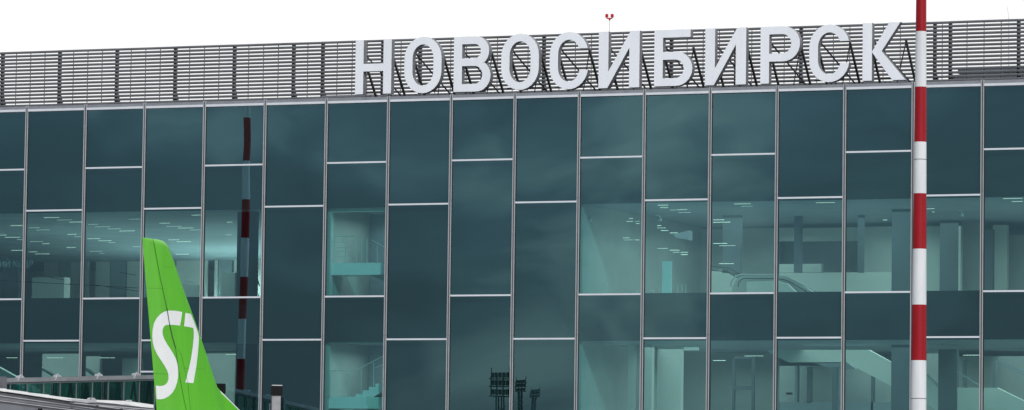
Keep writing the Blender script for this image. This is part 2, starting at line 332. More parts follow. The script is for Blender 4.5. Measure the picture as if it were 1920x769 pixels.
for a, b, y in ((88, 118, 671), (187, 215, 671), (423, 455, 664.5), (12, 32, 671), (1396, 1431, 667.5), (1337, 1360, 676), (1806, 1838, 666)):
    p0 = onY(a, y, 3); p1 = onY(b, y, 3)
    part('ceiling_light', M['lamp'], TB, lambda bm: box(bm, (p0.x, 3, p0.z-.009), (p1.x, 3.03, p0.z+.009)))
# large unseen area lights added to brighten the halls and stairwell
def area(x, y, z, sx, sy, w):
    l = bpy.data.lights.new('hall_fill', 'AREA'); l.shape = 'RECTANGLE'; l.size = sx; l.size_y = sy; l.energy = w; l.spread = math.radians(150); l.color = (1, .97, .92)
    o = bpy.data.objects.new('hall_fill', l); COL.objects.link(o); o.location = (x, y, z-.12); o.parent = TB
for x in (-3, 5):
    area(x, 14, U1, 5, 10, 800); area(x, 28, U1, 5, 10, 3000); area(x, 4, U1, 5, 3, 90); area(x, 6, L1, 5, 6, 210)
for x in (31, 38, 45, 51): area(x, 7, U1, 5, 12, 430); area(x, 6.2, L1, 5, 11, 350)
area(16.5, 2.2, U1, 1.6, 3.6, 62); area(16.5, 2.2, L1, 1.6, 3.6, 62)

# interior lettering
def text(s, px, py, d, h, parent, m, name, label):
    cu = bpy.data.curves.new(name, 'FONT'); cu.body = s; cu.size = h; cu.extrude = .02
    t = bpy.data.objects.new(name, cu); COL.objects.link(t); bpy.context.view_layer.update()
    me = bpy.data.meshes.new_from_object(t.evaluated_get(bpy.context.evaluated_depsgraph_get())); me.name = name
    COL.objects.unlink(t); bpy.data.objects.remove(t)
    me.materials.clear(); me.materials.append(m)
    me.transform(Matrix.Translation(onY(px, py, d)) @ Matrix.Rotation(math.radians(90), 4, 'X'))
    o = bpy.data.objects.new(name, me); COL.objects.link(o); o.parent = parent; o['label'] = label; return o
text('ИЙ КЕДР', -2, 501, 2.5, .40, TB, M['wallm'], 'wall_lettering', 'small pale Cyrillic lettering behind the glass')
text('А', 477, 536, 2.5, .42, TB, M['wall'], 'wall_lettering', 'single pale letter behind the glass')
text('ТЦ', 475, 556, 2.5, .22, TB, M['wall'], 'wall_lettering', 'tiny pale lettering behind the glass')

# ------------------------------------------------------------------ roof louvre screen
LY = 5.0
zt = onY(0, 98, LY).z; zt = (zt + onY(1690, 43, LY).z)/2
LS = thing('louvre_screen', 'long screen of thin horizontal grey slats on the roof edge behind the letters', 'screen', (0, LY, Z0-.05))
PX = [-102, 5.7, 112.6, 220, 329.4, 440, 551, 605.6, 718, 788, 905, 1020, 1140, 1259, 1380, 1502, 1625, 1753, 1782, 1910, 2040]
posts = [onY(p, 110, LY+.15).x for p in PX]
xs0, xs1 = posts[0]-12, posts[-1]+14
PITCHZ = .1665; NS = 18
segs = [xs0]+posts+[xs1]
for a, b in zip(segs[:-1], segs[1:]):
    def f(bm):
        j = random.uniform(-.004, .004)
        for k in range(NS):
            z = zt-.05-k*PITCHZ+j
            pr = [(-.03, -.050), (.04, -.055), (.05, .0), (.035, .052), (-.02, .053), (-.05, .0)]
            A = [bm.verts.new((a+.008, LY+y, z+q)) for y, q in pr]; B = [bm.verts.new((b-.008, LY+y, z+q)) for y, q in pr]
            n = len(pr)
            for i in range(n): bm.faces.new((A[i], A[(i+1) % n], B[(i+1) % n], B[i]))
            bm.faces.new(A[::-1]); bm.faces.new(B)
    part('slat_panel', M['slat'], LS, f)
for a, b in zip(posts[:-1], posts[1:]):
    n = max(2, round((b-a)/.75))
    def f(bm):
        for k in range(1, n):
            x = a+(b-a)*k/n; box(bm, (x-.012, LY+.065, zt-NS*PITCHZ-.1), (x+.012, LY+.10, zt-.08))
    part('slat_hanger', M['slatpost'], LS, f)
for x in posts:
    def f(bm):
        box(bm, (x-.065, LY+.07, Z0-.04), (x-.015, LY+.24, zt-.07)); box(bm, (x+.012, LY+.075, Z0-.04), (x+.06, LY+.235, zt-.07))
        bar(bm, (x, LY+.29, zt-2.1), (x, LY+.75, Z0-.05), .07, .07)
        box(bm, (x-.10, LY+.073, Z0-.043), (x+.20, LY+.3, Z0+.62)); box(bm, (x-.07, LY+.076, Z0+.623), (x+.13, LY+.28, Z0+1.0))
    part('screen_post', M['slatpost'], LS, f)
# service ducts on the roof
for (a, b, c, e, lab) in ((592, 705, 178, 186, 'flat grey duct low on the roof left of the first letter'), (1783, 1935, 127.5, 147, 'grey duct run behind the louvres right of the striped mast')):
    t = thing('roof_duct', lab, 'duct', onY((a+b)/2, e, 3.4 if a < 1000 else 6.4))
    d = 3.4 if a < 1000 else 6.4
    p = onY(a, (c+e)/2, d); q = onY(b, (c+e)/2, d); z1 = onY((a+b)/2, c, d).z; z0 = onY((a+b)/2, e, d).z
    part('casing', M['aluw' if a > 1000 else 'tun'], t, lambda bm: [box(bm, (p.x, d, z0), (q.x, d+.6, z0+(z1-z0)*.45)), box(bm, (p.x+.3, d+.02, z0+(z1-z0)*.53), (q.x, d+.58, z1))])
    part('support', M['slatpost'], t, lambda bm: [box(bm, (x-.04, d+.1, Z0-.05), (x+.04, d+.5, z0-.003)) for x in [p.x+.3+k*((q.x-p.x-.6)/3) for k in range(4)]])

# obstruction light and rod
bp = onY(1142, 62, 5.8)
T = thing('obstruction_light', 'twin red aviation lamps on a thin forked pole above the roof screen', 'warning light', (bp.x, 5.8, Z0-.05))
part('pole', M['steel'], T, lambda bm: tube(bm, (bp.x, 5.8, Z0-.05), onY(1143, 36, 5.8), .022, .016))
part('fork', M['redl'], T, lambda bm: (tube(bm, onY(1143, 38, 5.8), onY(1143, 33.5, 5.8), .05), [tube(bm, onY(*a, 5.8), onY(*b, 5.8), .022) for a, b in (((1137.8, 35), (1148, 34.7)), ((1137.8, 35), (1137.8, 31)), ((1148, 34.7), (1148, 31)))]))
for x in (1137.8, 1147.9):
    part('red_lamp', M['redl'], T, lambda bm: (tube(bm, onY(x, 32.8, 5.8), onY(x, 27, 5.8), .072, n=12), tube(bm, onY(x, 27, 5.8), onY(x, 25.8, 5.8), .06, .02, n=12)))
T = thing('roof_antenna', 'faint thin rod leaning above the roof screen at the right edge', 'antenna', (onY(1891, 60, 7).x, 7, Z0-.05))
part('rod', M['steel'], T, lambda bm: (tube(bm, (onY(1892, 60, 7).x, 7, Z0-.05), onY(1891.5, 33, 7), .02, .014), tube(bm, onY(1891.5, 33, 7), onY(1888.3, 10, 7), .014, .008)))

# ------------------------------------------------------------------ letters
LP = .45; LD = .34
def ov(cx, cy, rx, ry, a0, a1, n=14): return [(cx+rx*math.cos(math.radians(a0+(a1-a0)*k/n)), cy+ry*math.sin(math.radians(a0+(a1-a0)*k/n))) for k in range(n+1)]
def glyph(ch, W, H, t, th):
    if ch == 'Н': return [[(0,0),(t,0),(t,.42*H),(W-t,.42*H),(W-t,0),(W,0),(W,H),(W-t,H),(W-t,.42*H+th),(t,.42*H+th),(t,H),(0,H)]]
    if ch == 'О':
        r = .385*H; R = W/2
        o = ov(R, H-r, R, r, 0, 180)+ov(R, r, R, r, 180, 360)
        i = ov(R, H-r, R-t, r-th, 0, 180)+ov(R, r, R-t, r-th, 180, 360)
        return [o, i]
    if ch == 'С':
        r = .385*H; R = W/2; yt = .71*H; yb = .33*H
        aT = math.degrees(math.asin(max(-1, min(1, (yt-(H-r))/r)))); aB = math.degrees(math.asin((yb-r)/r))
        iT = math.degrees(math.asin((yt-(H-r))/(r-th))); iB = math.degrees(math.asin((yb-r)/(r-th)))
        return [ov(R, H-r, R, r, aT, 180)+ov(R, r, R, r, 180, 360+aB)+list(reversed(ov(R, H-r, R-t, r-th, iT, 180)+ov(R, r, R-t, r-th, 180, 360+iB)))]
    if ch == 'В':
        m = .535*H; r1 = (H-m)/2+.035*H; r2 = (m+.03*H)/2; W1 = W*.955
        o = [(0,0)] + ov(W-r2*.95, r2, r2*.95, r2, -90, 62) + ov(W1-r1*.95, H-r1, r1*.95, r1, -58, 90) + [(0, H)]
        ri = (m-th/2-th)/2; hi = [(t, th)]+ov(W-t-ri*.95, th+ri, ri*.95, ri, -90, 90)+[(t, th+2*ri)]
        rj = (H-th-(m+th/2))/2; hj = [(t, H-th-2*rj)]+ov(W1-t-rj*.95, H-th-rj, rj*.95, rj, -90, 90)+[(t, H-th)]
        return [o, hi, hj]
    if ch == 'И': return [[(0,0),(.215*W,0),(.755*W,.715*H),(.755*W,0),(W,0),(W,H),(.785*W,H),(.235*W,.285*H),(.235*W,H),(0,H)]]
    if ch == 'Б':
        m = .605*H; r = m/2
        o = [(0,0)]+ov(W-r, r, r, r, -90, 90)+[(t, m), (t, H-th), (.945*W, H-th), (.945*W, H), (0, H)]
        ri = (m-2*th)/2
        return [o, [(t, th)]+ov(W-t-ri, th+ri, ri, ri, -90, 90)+[(t, m-th)]]
    if ch == 'Р':
        b = .385*H; r = (H-b)/2; ri = r-th
        return [[(0,0),(t,0),(t,b)]+ov(W-r, b+r, r, r, -90, 90)+[(0,H)], [(t, b+th)]+ov(W-t-ri, b+r, ri, ri, -90, 90)+[(t, H-th)]]
    if ch == 'К':
        return [[(0,0),(.215*W,0),(.215*W,H),(0,H)], [(.218*W,.495*H),(.70*W,0),(W,0),(.44*W,.505*H),(.875*W,H),(.62*W,H)]]
LET = [('Н', 666.5, 733.5, 176, 74.8), ('О', 758.3, 827.5, 174.7, 69.2), ('В', 851, 919.6, 171.6, 68.6), ('О', 940, 1010, 168.6, 63.3), ('С', 1030.8, 1102.5, 167.3, 60.2),
       ('И', 1122.6, 1198.7, 164.5, 58.8), ('Б', 1227, 1298, 161, 56), ('И', 1322.3, 1398.5, 159, 52.8), ('Р', 1426, 1499.5, 156, 49.6), ('С', 1517.5, 1592.5, 154, 46.2), ('К', 1617.5, 1697.5, 150.5, 42.5)]
SG = thing('roof_sign', 'row of eleven large white Cyrillic letters spelling the city name along the roof edge', 'sign', (35, LP+LD, Z0-.05))
xs_first = xs_last = None
for n, (ch, x0, x1, yb, yt) in enumerate(LET):
    A = onY(x0, (yb+yt)/2, LP); B = onY(x1, (yb+yt)/2, LP); zb = onY((x0+x1)/2, yb, LP).z; ztop = onY((x0+x1)/2, yt, LP).z
    W = B.x-A.x; H = ztop-zb
    cu = bpy.data.curves.new('letter', 'CURVE'); cu.dimensions = '2D'; cu.fill_mode = 'BOTH'; cu.extrude = LD/2-.008; cu.bevel_depth = .008; cu.bevel_resolution = 1
    for loop in glyph(ch, W, H, .378, .325):
        sp = cu.splines.new('POLY'); sp.points.add(len(loop)-1)
        for pt, (a, b) in zip(sp.points, loop): pt.co = (a, b, 0, 1)
        sp.use_cyclic_u = True
    t = bpy.data.objects.new('letter', cu); COL.objects.link(t); bpy.context.view_layer.update()
    me = bpy.data.meshes.new_from_object(t.evaluated_get(bpy.context.evaluated_depsgraph_get())); COL.objects.unlink(t); bpy.data.objects.remove(t)
    me.name = 'letter'; me.transform(Matrix.Translation((A.x, LP+LD/2, zb)) @ Matrix.Rotation(math.radians(90), 4, 'X'))
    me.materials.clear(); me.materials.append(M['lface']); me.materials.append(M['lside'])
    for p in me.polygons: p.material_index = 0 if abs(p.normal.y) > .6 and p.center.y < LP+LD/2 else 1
    for p in me.polygons: p.use_smooth = False
    o = bpy.data.objects.new('letter', me); COL.objects.link(o); o.parent = SG; o.matrix_parent_inverse = Matrix.Translation(-SG.location)
    o['label'] = 'letter ' + ch
    yk = LP+LD+.04; yr = yk+1.75; zb2 = Z0+.05
    def f(bm):
        xl = A.x+.2; xr = B.x-.12
        for x in (xl, xr):
            top = zb+H*(.70 if not (ch == 'К' and x == xr) else .72)
            bar(bm, (x, yk+.03, zb2), (x, yk+.03, top+.15), .055, .055)
            bar(bm, (x, yk+.06, top), (x, yr, zb2), .085, .085)
            bar(bm, (x, yk, zb2+.02), (x, yr, zb2+.02), .06, .06)
        bar(bm, (xl, yk+.08, zb+H*.78), (xr, yr, zb2+.06), .05, .05)
        bar(bm, (xr, yk+.05, zb+H*.66), ((xl+xr)/2, yr-.6, zb2+.06), .04, .04)
        bar(bm, (xl-.1, yk+.05, zb+.12), (xr+.1, yk+.05, zb+.12), .05, .05)
    part('letter_brace', M['dsteel'], SG, f)
xa = onY(668, 180, 1).x; xb = onY(1700, 152, 1).x
def f(bm):
    for y, z in ((LP+LD+.1, Z0+.20), (LP+LD+.1, Z0+.06), (LP+LD+1.8, Z0+.12), (LP+LD+.9, Z0+.10)): bar(bm, (xa, y, z), (xb, y, z), .05, .05)
    x = xa; k = 0
    while x < xb-.9:
        bar(bm, (x, LP+LD+.1, Z0+.2), (x+.75, LP+LD+1.8, Z0+.12), .045, .045); bar(bm, (x+.75, LP+LD+1.8, Z0+.12), (x+1.2, LP+LD+.1, Z0+.2), .045, .045)
        bar(bm, (x+.5, LP+LD+.1, Z0-.04), (x+.75, LP+LD+.1, Z0+.34), .04, .04); bar(bm, (x+.5, LP+LD+.1, Z0+.34), (x+.9, LP+LD+.1, Z0+.02), .04, .04)
        x += 1.2
part('base_truss', M['dsteel'], SG, f)
part('base_plate', M['tun'], SG, lambda bm: box(bm, (xa+.5, LP+LD+.6, Z0+.13), (xb-4, LP+LD+1.5, Z0+.165)))

# ------------------------------------------------------------------ striped masts
def mast(bx, by, zbs, first_red, rfun, label, ztop, lean=(0, 0), joints=()):
    T = thing('striped_mast', label, 'mast', (bx, by, 0))
    zs = sorted([0, ztop]+[z for z in zbs if 0 < z < ztop])
    for a, b in zip(zs[:-1], zs[1:]):
        mid = (a+b)/2; idx = sum(1 for z in zbs if z > mid)
        red = (idx % 2 == 0) == first_red
        part('painted_band', M['rpaint'] if red else M['wpaint'], T, lambda bm: tube(bm, (bx+lean[0]*a, by+lean[1]*a, a), (bx+lean[0]*b, by+lean[1]*b, b), rfun(a), rfun(b), n=32, cap=(b == ztop or a == 0)), smooth=True)
    for z in joints:
        part('joint_ring', M['aludark'], T, lambda bm: tube(bm, (bx+lean[0]*z, by+lean[1]*z, z-.012), (bx+lean[0]*z, by+lean[1]*z, z+.012), rfun(z)+.004, n=32), smooth=False)
    part('base_flange', M['aludark'], T, lambda bm: tube(bm, (bx, by, 0), (bx, by, .06), rfun(0)+.18, n=24))
    return T
dist = 158.0
c0 = CAM + ray(1722.5, 700)*dist; yM = c0.y; bx = c0.x
top = onY(1727.2, 20, yM)
zof = lambda y: onY(1724, y, yM).z
bnds = [zof(v) for v in (-45, 59.4, 163.3, 266.5, 363, 467, 571.6, 676, 780)]
while bnds[-1] > 1.5: bnds.append(bnds[-1]-2.0)
b0 = onY(1722.3, 740, yM)
lx = (top.x-b0.x)/(top.z-b0.z)
s = dist/F
zA = b0.z; zB = top.z
rA, rB = 29.5/2*s, 19.8/2*s
# lean measured on the mast's own plane, kept as its slight real tilt
base_x = b0.x - lx*b0.z
mast(base_x, yM, bnds, False, lambda z: max(.08, rA+(rB-rA)*(z-zA)/(zB-zA)), 'tall red and white banded mast in front of the glass on the right', 27.5, (lx, 0), (zof(299.3), zof(747.5)))
# floodlight head of the mast, above the picture
# second mast: stands left of the view, seen mirrored in the glass
path = 219.0
mr = CAM + ray(458, 440)*path
my = -mr.y; mx = mr.x
zr = lambda y: (CAM + ray(458, y)*path).z
b2 = [zr(222-75*k) for k in (2, 1)]+[zr(v) for v in (222, 300, 375, 447, 519, 597, 672, 747)]
while b2[-1] > 1.5: b2.append(b2[-1]-2.0)
mast(mx, my, b2, False, lambda z: .25-.0035*z, 'red and white banded mast seen mirrored in the glass left of the dark bays', 27.5)

# ------------------------------------------------------------------ lighting towers far behind, seen mirrored
def flood(px, py, path, w, label, mk):
    p = CAM + ray(px, py)*path; s = path/F
    x, y, z = p.x, -p.y, p.z
    T = thing('floodlight_tower', label, 'floodlight tower', (x, y, 0), 'distant floodlight towers mirrored in the glass')
    hw = w*s/2
    def f(bm):
        for a, b in ((-1, -1), (1, -1), (1, 1), (-1, 1)): bar(bm, (x+a*hw*.45, y+b*hw*.45, 0), (x+a*hw*.3, y+b*hw*.3, z), .22, .22)
        k = 0
        while k < z-2: bar(bm, (x-hw*.4, y-hw*.4, k), (x+hw*.4, y-hw*.4, k+2), .12, .12); bar(bm, (x+hw*.4, y-hw*.4, k), (x-hw*.4, y-hw*.4, k+2), .12, .12); k += 2
    part('lattice_pole', mk, T, f)
    h = w*1.1*s
    def g(bm):
        for zz in (z, z+h*.45, z+h*.8): box(bm, (x-hw, y-hw*.6, zz), (x+hw, y+hw*.6, zz+.18))
        for a in (-1, -.33, .33, 1): box(bm, (x+a*hw-.1, y-.1, z), (x+a*hw+.1, y+.1, z+h*(.95)))
        box(bm, (x+hw*.92, y-.08, z+h*.8), (x+hw, y+.08, z+h*1.4)); box(bm, (x-hw, y-.08, z+h*.8), (x-hw*.92, y+.08, z+h*1.35))
    part('platform', mk, T, g)
    for zz in (.1, .52, .88):
        for a in (-.8, -.4, 0, .4, .8):
            part('floodlight', mk, T, lambda bm: (box(bm, (x+a*hw-hw*.13, y-.3, z+h*zz), (x+a*hw+hw*.13, y+.25, z+h*(zz+.24)))))
flood(938, 744, 900, 36, 'largest distant floodlight tower mirrored in the glass', M['farm'])
flood(980.5, 736, 1100, 19, 'middle slim floodlight tower mirrored in the glass', M['farm'])
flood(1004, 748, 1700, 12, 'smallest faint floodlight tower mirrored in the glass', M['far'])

# ------------------------------------------------------------------ glazed boarding bridge joined to the facade
J = onY(330, 706, 0)
dv = Vector((-.104, -1, -.049))
BG = thing('boarding_bridge', 'glazed boarding bridge with grey gutter beam sloping away from the facade', 'boarding bridge', (J.x, -.2, 0))
J = J + dv*.15
Lb = 34.0; side = Vector((-1, .104, 0)).normalized()
def strip(a0, z0, z1, th, t0=0.0, t1=Lb, out=0.0):
    p0 = J+dv*t0 - side*out; p1 = J+dv*t1 - side*out
    return [p0+Vector((0, 0, z0)), p1+Vector((0, 0, z0)), p1+Vector((0, 0, z1)), p0+Vector((0, 0, z1))], side*th
def addstrip(name, m, *a, **k):
    def f(bm): pts, off = strip(0, *a, **k); prism(bm, pts, off)
    return part(name, M[m], BG, f)
addstrip('gutter_beam', 'brail', -.085, .085, .35, out=.12)
addstrip('gutter_lip', 'brail2', -.155, -.088, .3, out=.08)
addstrip('roof_deck', 'brail2', -.02, .055, 3.0, out=-.25)
for o_ in (0.0, -2.9): addstrip('glass_side', 'bglass', -2.7, -.16, .02, out=o_)
addstrip('floor_deck', 'brail2', -3.0, -2.72, 3.0, out=.05)
for k in range(0, 27):
    t = .4+k*1.22
    p = J+dv*t
    for o_, mm in ((.045, 'alu'), (-2.75, 'brail2')):
        q = p - side*o_
        if k % 2 == 0 or o_ > 0: part('upright', M['brail2'] if o_ > 0 else M['dark'], BG, lambda bm: bar(bm, q+Vector((0, 0, -2.7)), q+Vector((0, 0, -.16)), .04 if o_ > 0 else .10, .04, side=dv))
    q = p + side*.25
    q2 = p + dv*(.61) + side*.25; q3 = p+dv*1.22+side*.25
    part('diagonal_brace', M['dark'], BG, lambda bm: (bar(bm, q+Vector((0, 0, -.2)), q2+Vector((0, 0, -2.6)), .07, .07), bar(bm, q2+Vector((0, 0, -2.6)), q3+Vector((0, 0, -.2)), .07, .07)))
for x in (30, 100, 178, 248):
    t = None
    # bracket positions along the beam
    pl = on(x, 706, tuple(side), tuple(J)); t = (pl-J).dot(dv)/dv.dot(dv)
    p = J+dv*t - side*.135
    part('gutter_bracket', M['tunl'], BG, lambda bm: (prism(bm, [p+Vector((0, 0, -.03)), p+dv*.09+Vector((0, 0, -.03)), p-dv*.16+Vector((0, 0, .24)), p-dv*.22+Vector((0, 0, .24))], side*.05), prism(bm, [p-dv*.2+Vector((0, 0, .09)), p-dv*.45+Vector((0, 0, .09)), p-dv*.3+Vector((0, 0, .19)), p-dv*.2+Vector((0, 0, .16))], side*.3)))
part('support_leg', M['brail2'], BG, lambda bm: [tube(bm, J+dv*t+side*1.5+Vector((0, 0, -3)), (J+dv*t+side*1.5)*Vector((1, 1, 0)) if False else Vector(((J+dv*t+side*1.5).x, (J+dv*t+side*1.5).y, 0)), .35, n=20) for t in (8, 28)])
e = on(2, 712, tuple(side), tuple(J)); te = (e-J).dot(dv)/dv.dot(dv)
part('end_post', M['brail2'], BG, lambda bm: bar(bm, J+dv*(te+.12)-side*.2+Vector((0, 0, -.5)), J+dv*(te+.12)-side*.2+Vector((0, 0, .16)), .3, .16, side=dv))

# ------------------------------------------------------------------ near grey tunnel with pale roof sheets
d2 = Vector((.05, 1, 0)).normalized(); n2 = Vector((1, -.05, 0)).normalized()
p2 = CAM + ray(145, 745)*118
def on2(px, py, o=0): return on(px, py, tuple(n2), tuple(p2+n2*o))
TN = thing('telescopic_tunnel', 'grey metal boarding tunnel with pale overlapping roof sheets in the lower left corner', 'boarding bridge', (p2.x-1.5, p2.y, 0))
def tp(name, m, pts, o, th, label=None):
    def f(bm): prism(bm, [on2(a, b, o) for a, b in pts], -n2*th)
    return part(name, M[m], TN, f, label=label)
tp('side_wall', 'tun', [(-60, 746), (0, 752), (110, 766), (300, 790), (300, 1000), (-60, 1000)], 0, 2.6)
tp('upper_panel', 'tun', [(-60, 728), (0, 735.5), (135, 754.5), (300, 778), (300, 786), (200, 774), (0, 750), (-60, 743)], .03, 2.5)
tp('trim_rail', 'tunl', [(-60, 734), (0, 741.2), (200, 768.5), (300, 783), (300, 784.5), (200, 770), (0, 742.6), (-60, 735.3)], .06, .1)
tp('trim_rail', 'tunl', [(-60, 744), (0, 750.6), (110, 764.5), (300, 788), (300, 790), (110, 766), (0, 752), (-60, 745.5)], .05, .1)
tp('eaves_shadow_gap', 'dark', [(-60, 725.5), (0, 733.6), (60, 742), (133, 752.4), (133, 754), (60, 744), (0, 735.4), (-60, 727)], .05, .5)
# overlapping roof sheets, tilted towards the light
def sheet(pts_top, pts_bot, o1, o0, th=.03):
    def f(bm):
        A = [on2(a, b, o0) for a, b in pts_bot]; B = [on2(a, b, o1) for a, b in pts_top]
        n = len(A)
        for i in range(n-1):
            q = [A[i], A[i+1], B[i+1], B[i]]; prism(bm, q, -n2*th*4)
    part('roof_sheet', M['sheet'], TN, f)
sheet([(-60, 720), (0, 728)], [(-60, 725), (0, 733.2)], -.5, .08)
sheet([(0, 728), (12, 729)], [(0, 733), (14, 735.4)], -.5, .10)
sheet([(11, 729.8), (53, 735.2)], [(13, 734.6), (56, 741)], -.5, .12)
sheet([(51, 735.8), (92, 740.3)], [(54, 740.6), (97, 747)], -.5, .14)
sheet([(90, 741), (138, 747)], [(93, 746), (136, 752.6)], -.5, .16)
tp('lower_sheet_edge', 'tunl', [(135, 748.5), (167, 750), (167, 756), (135, 752)], .12, .5)
sheet([(134, 746.8), (168, 749.6), (200, 750.5), (240, 752), (288, 759)], [(136, 749.5), (170, 753), (215, 757), (247, 761), (288, 765.5)], -.5, .12)
tp('lower_panel', 'tun', [(136, 753), (170, 753.6), (215, 757.6), (290, 766), (290, 778), (136, 757)], .08, .6)
tp('trim_rail', 'tunl', [(133, 754), (183, 759.5), (288, 767.6), (288, 769), (183, 761), (133, 756)], .12, .1)
tp('trim_rail', 'tunl', [(178, 759.5), (225, 765.5), (288, 771), (288, 772.5), (225, 767), (178, 761)], .14, .1)
for x, y in ((171, 750), (241, 751.5)):
    tp('hoist_lug', 'tunl', [(x-3, y+5), (x-3, y-2.5), (x, y-4), (x+6, y-4), (x+10, y+.5), (x+10, y+5)] if x < 200 else [(x-3, y+2), (x, y-1), (x+6, y-1.5), (x+7, y+2)], .16, .08)
tp('hoist_lug', 'dark', [(169.5, 747.3), (171.3, 747.3), (171.3, 748.9), (169.5, 748.9)], .17, .02)
for x, y in ((137, 753.6), (182, 760), (227, 766.4)): tp('bolt_head', 'dark', [(x-2, y), (x+3, y), (x+4, y+1.6), (x-1, y+1.6)], .17, .02)
for x in (74, 78): tp('hook', 'dark', [(x, 766), (x+1.5, 766), (x+1.5, 772), (x, 772)], .1, .05)
part('support_leg', M['brail2'], TN, lambda bm: tube(bm, (p2.x-1.3, p2.y, 0), (p2.x-1.3, p2.y, 4.5), .4, n=20))

# ------------------------------------------------------------------ black-capped post
dp = 150.0
q = CAM + ray(512, 740)*dp; sp = dp/F
PT = thing('capped_post', 'weathered grey square post with a black box cap in front of the dark glass', 'post', (q.x, q.y, 0))
yq = q.y
bq = onY(511, 742.5, yq); tq = onY(513.5, 723, yq)
def sq(bm, x, z0, z1, hw, lx=0):
    ang = math.radians(32); v = []
    for z in (z0, z1):
        for k in range(4):
            a = ang+math.pi/4+k*math.pi/2; v.append(bm.verts.new((x+lx*(z-z0)+hw*1.414*math.cos(a), yq+.2+hw*1.414*math.sin(a), z)))
    bm.faces.new(v[3::-1]); bm.faces.new(v[4:])
    for k in range(4): bm.faces.new((v[k], v[(k+1) % 4], v[4+(k+1) % 4], v[4+k]))
xc = onY(512.8, 741, yq).x
part('shaft', M['post'], PT, lambda bm: sq(bm, xc, 0, onY(513, 741.5, yq).z, 10.3*sp*.78))
zc0, zc1 = onY(513, 741.2, yq).z, onY(513, 723.5, yq).z
part('cap', M['dark'], PT, lambda bm: sq(bm, xc+.02, zc0, zc1, 12.7*sp*.78))
part('cap_lid', M['tunl'], PT, lambda bm: sq(bm, xc+.02, zc1+.003, zc1+.035, 12.2*sp*.78))
part('sticker', M['label'], PT, lambda bm: box(bm, (onY(502.5, 760, yq-.2).x, yq-.09, onY(504, 770, yq).z), (onY(508.5, 760, yq).x, yq-.075, onY(504, 757, yq).z)))

PT2 = thing('capped_post', 'black capped dark post mostly hidden behind the green tail fin', 'post', (onY(408, 740, -8).x, -8, 0))
xq = onY(408.5, 730, -8).x; zq = onY(408.5, 719.5, -8).z; zq0 = onY(408.5, 738, -8).z
part('cap', M['dark'], PT2, lambda bm: box(bm, (xq-.27, -8.2, zq0), (xq+.27, -7.8, zq)))
part('shaft', M['black_strip'], PT2, lambda bm: box(bm, (xq-.2, -8.15, 0), (xq+.2, -7.85, zq0-.003)))

# ------------------------------------------------------------------ aircraft
pf = CAM + ray(340, 650)*139
XF = pf.x
def onX(px, py, o=0): return on(px, py, (1, 0, 0), (XF+o, 0, 0))
AC = thing('airliner', 'parked airliner with bright green tail fin in front of the glass', 'aircraft', (XF, pf.y+8, 0))
lvl = [((267.0, 445.3), (297, 449.6)), ((267.0, 446.2), (306, 452.4)), ((267.1, 449), (311.5, 457.5)), ((267.4, 455), (315.2, 463.5)), ((268, 464), (318, 471)), ((269, 476), (321.8, 481)), ((271, 500), (329.5, 503))]
for y in (531, 560, 590, 624, 650, 680, 705, 730, 750, 769, 800, 850, 900): 
    xl = 269+(293.5-269)*(y-476)/(769-476); xr = 339+(y-531)*.3548 if y < 624 else 372+(y-624)*.330
    lvl.append(((xl, y), (xr, y)))
L3 = [(onX(*a), onX(*b)) for a, b in lvl]
def naca(u): return 5*(.2969*math.sqrt(max(u, 0))-.126*u-.3516*u*u+.2843*u**3-.1036*u**4)
def half(y, z):
    # half thickness of the fin at (y,z): trailing edge is nearer the camera (small y)
    for (a, b), (c, d) in zip(L3[:-1], L3[1:]):
        za, zc = (a.z+b.z)/2, (c.z+d.z)/2
        if zc <= z <= za or (c, d) == L3[-1] or z > za:
            t = 0 if za == zc else min(1, max(0, (za-z)/(za-zc)))
            ty = a.y+(c.y-a.y)*t; ly = b.y+(d.y-b.y)*t; ch = ly-ty; u = (ly-y)/ch
            return .095*naca(min(1, max(0, u)))*ch, u
    return 0, 0
NU = 28
def fin(bm):
    rowsv = []
    for (a, b) in L3:
        ch = b.y-a.y; loop = []
        idx = L3.index((a, b)); sc = (.35, .7, .88, .96, 1)[idx] if idx < 5 else 1
        for k in range(NU+1):
            u = (1-math.cos(math.pi*k/NU))/2; y = b.y-u*ch; z = b.z+(a.z-b.z)*u; loop.append((y, z, .095*naca(u)*ch*sc))
        R = [bm.verts.new((XF+h, y, z)) for y, z, h in loop]; Lf = [bm.verts.new((XF-h, y, z)) for y, z, h in loop[1:-1]][::-1]
        rowsv.append(R+Lf)
    n = len(rowsv[0])
    for r0, r1 in zip(rowsv[:-1], rowsv[1:]):
        for k in range(n): bm.faces.new((r0[k], r0[(k+1) % n], r1[(k+1) % n], r1[k]))
    bm.faces.new(rowsv[0]); bm.faces.new(rowsv[-1][::-1])
FN = part('tail_fin', M['green'], AC, fin, smooth=True, label='bright green tail fin with white lettering')
from mathutils.bvhtree import BVHTree
from mathutils.geometry import tessellate_polygon
FB = BVHTree.FromPolygons([v.co.copy() for v in FN.data.vertices], [tuple(p.vertices) for p in FN.data.polygons])
def hitpx(a, b):
    h = FB.ray_cast(CAM, ray(a, b).normalized())[0]
    return h if h is not None else onX(a, b)
def surf(y, z):
    h = FB.ray_cast(Vector((XF+2, y, z)), Vector((-1, 0, 0)))[0]
    return h.x if h is not None else XF
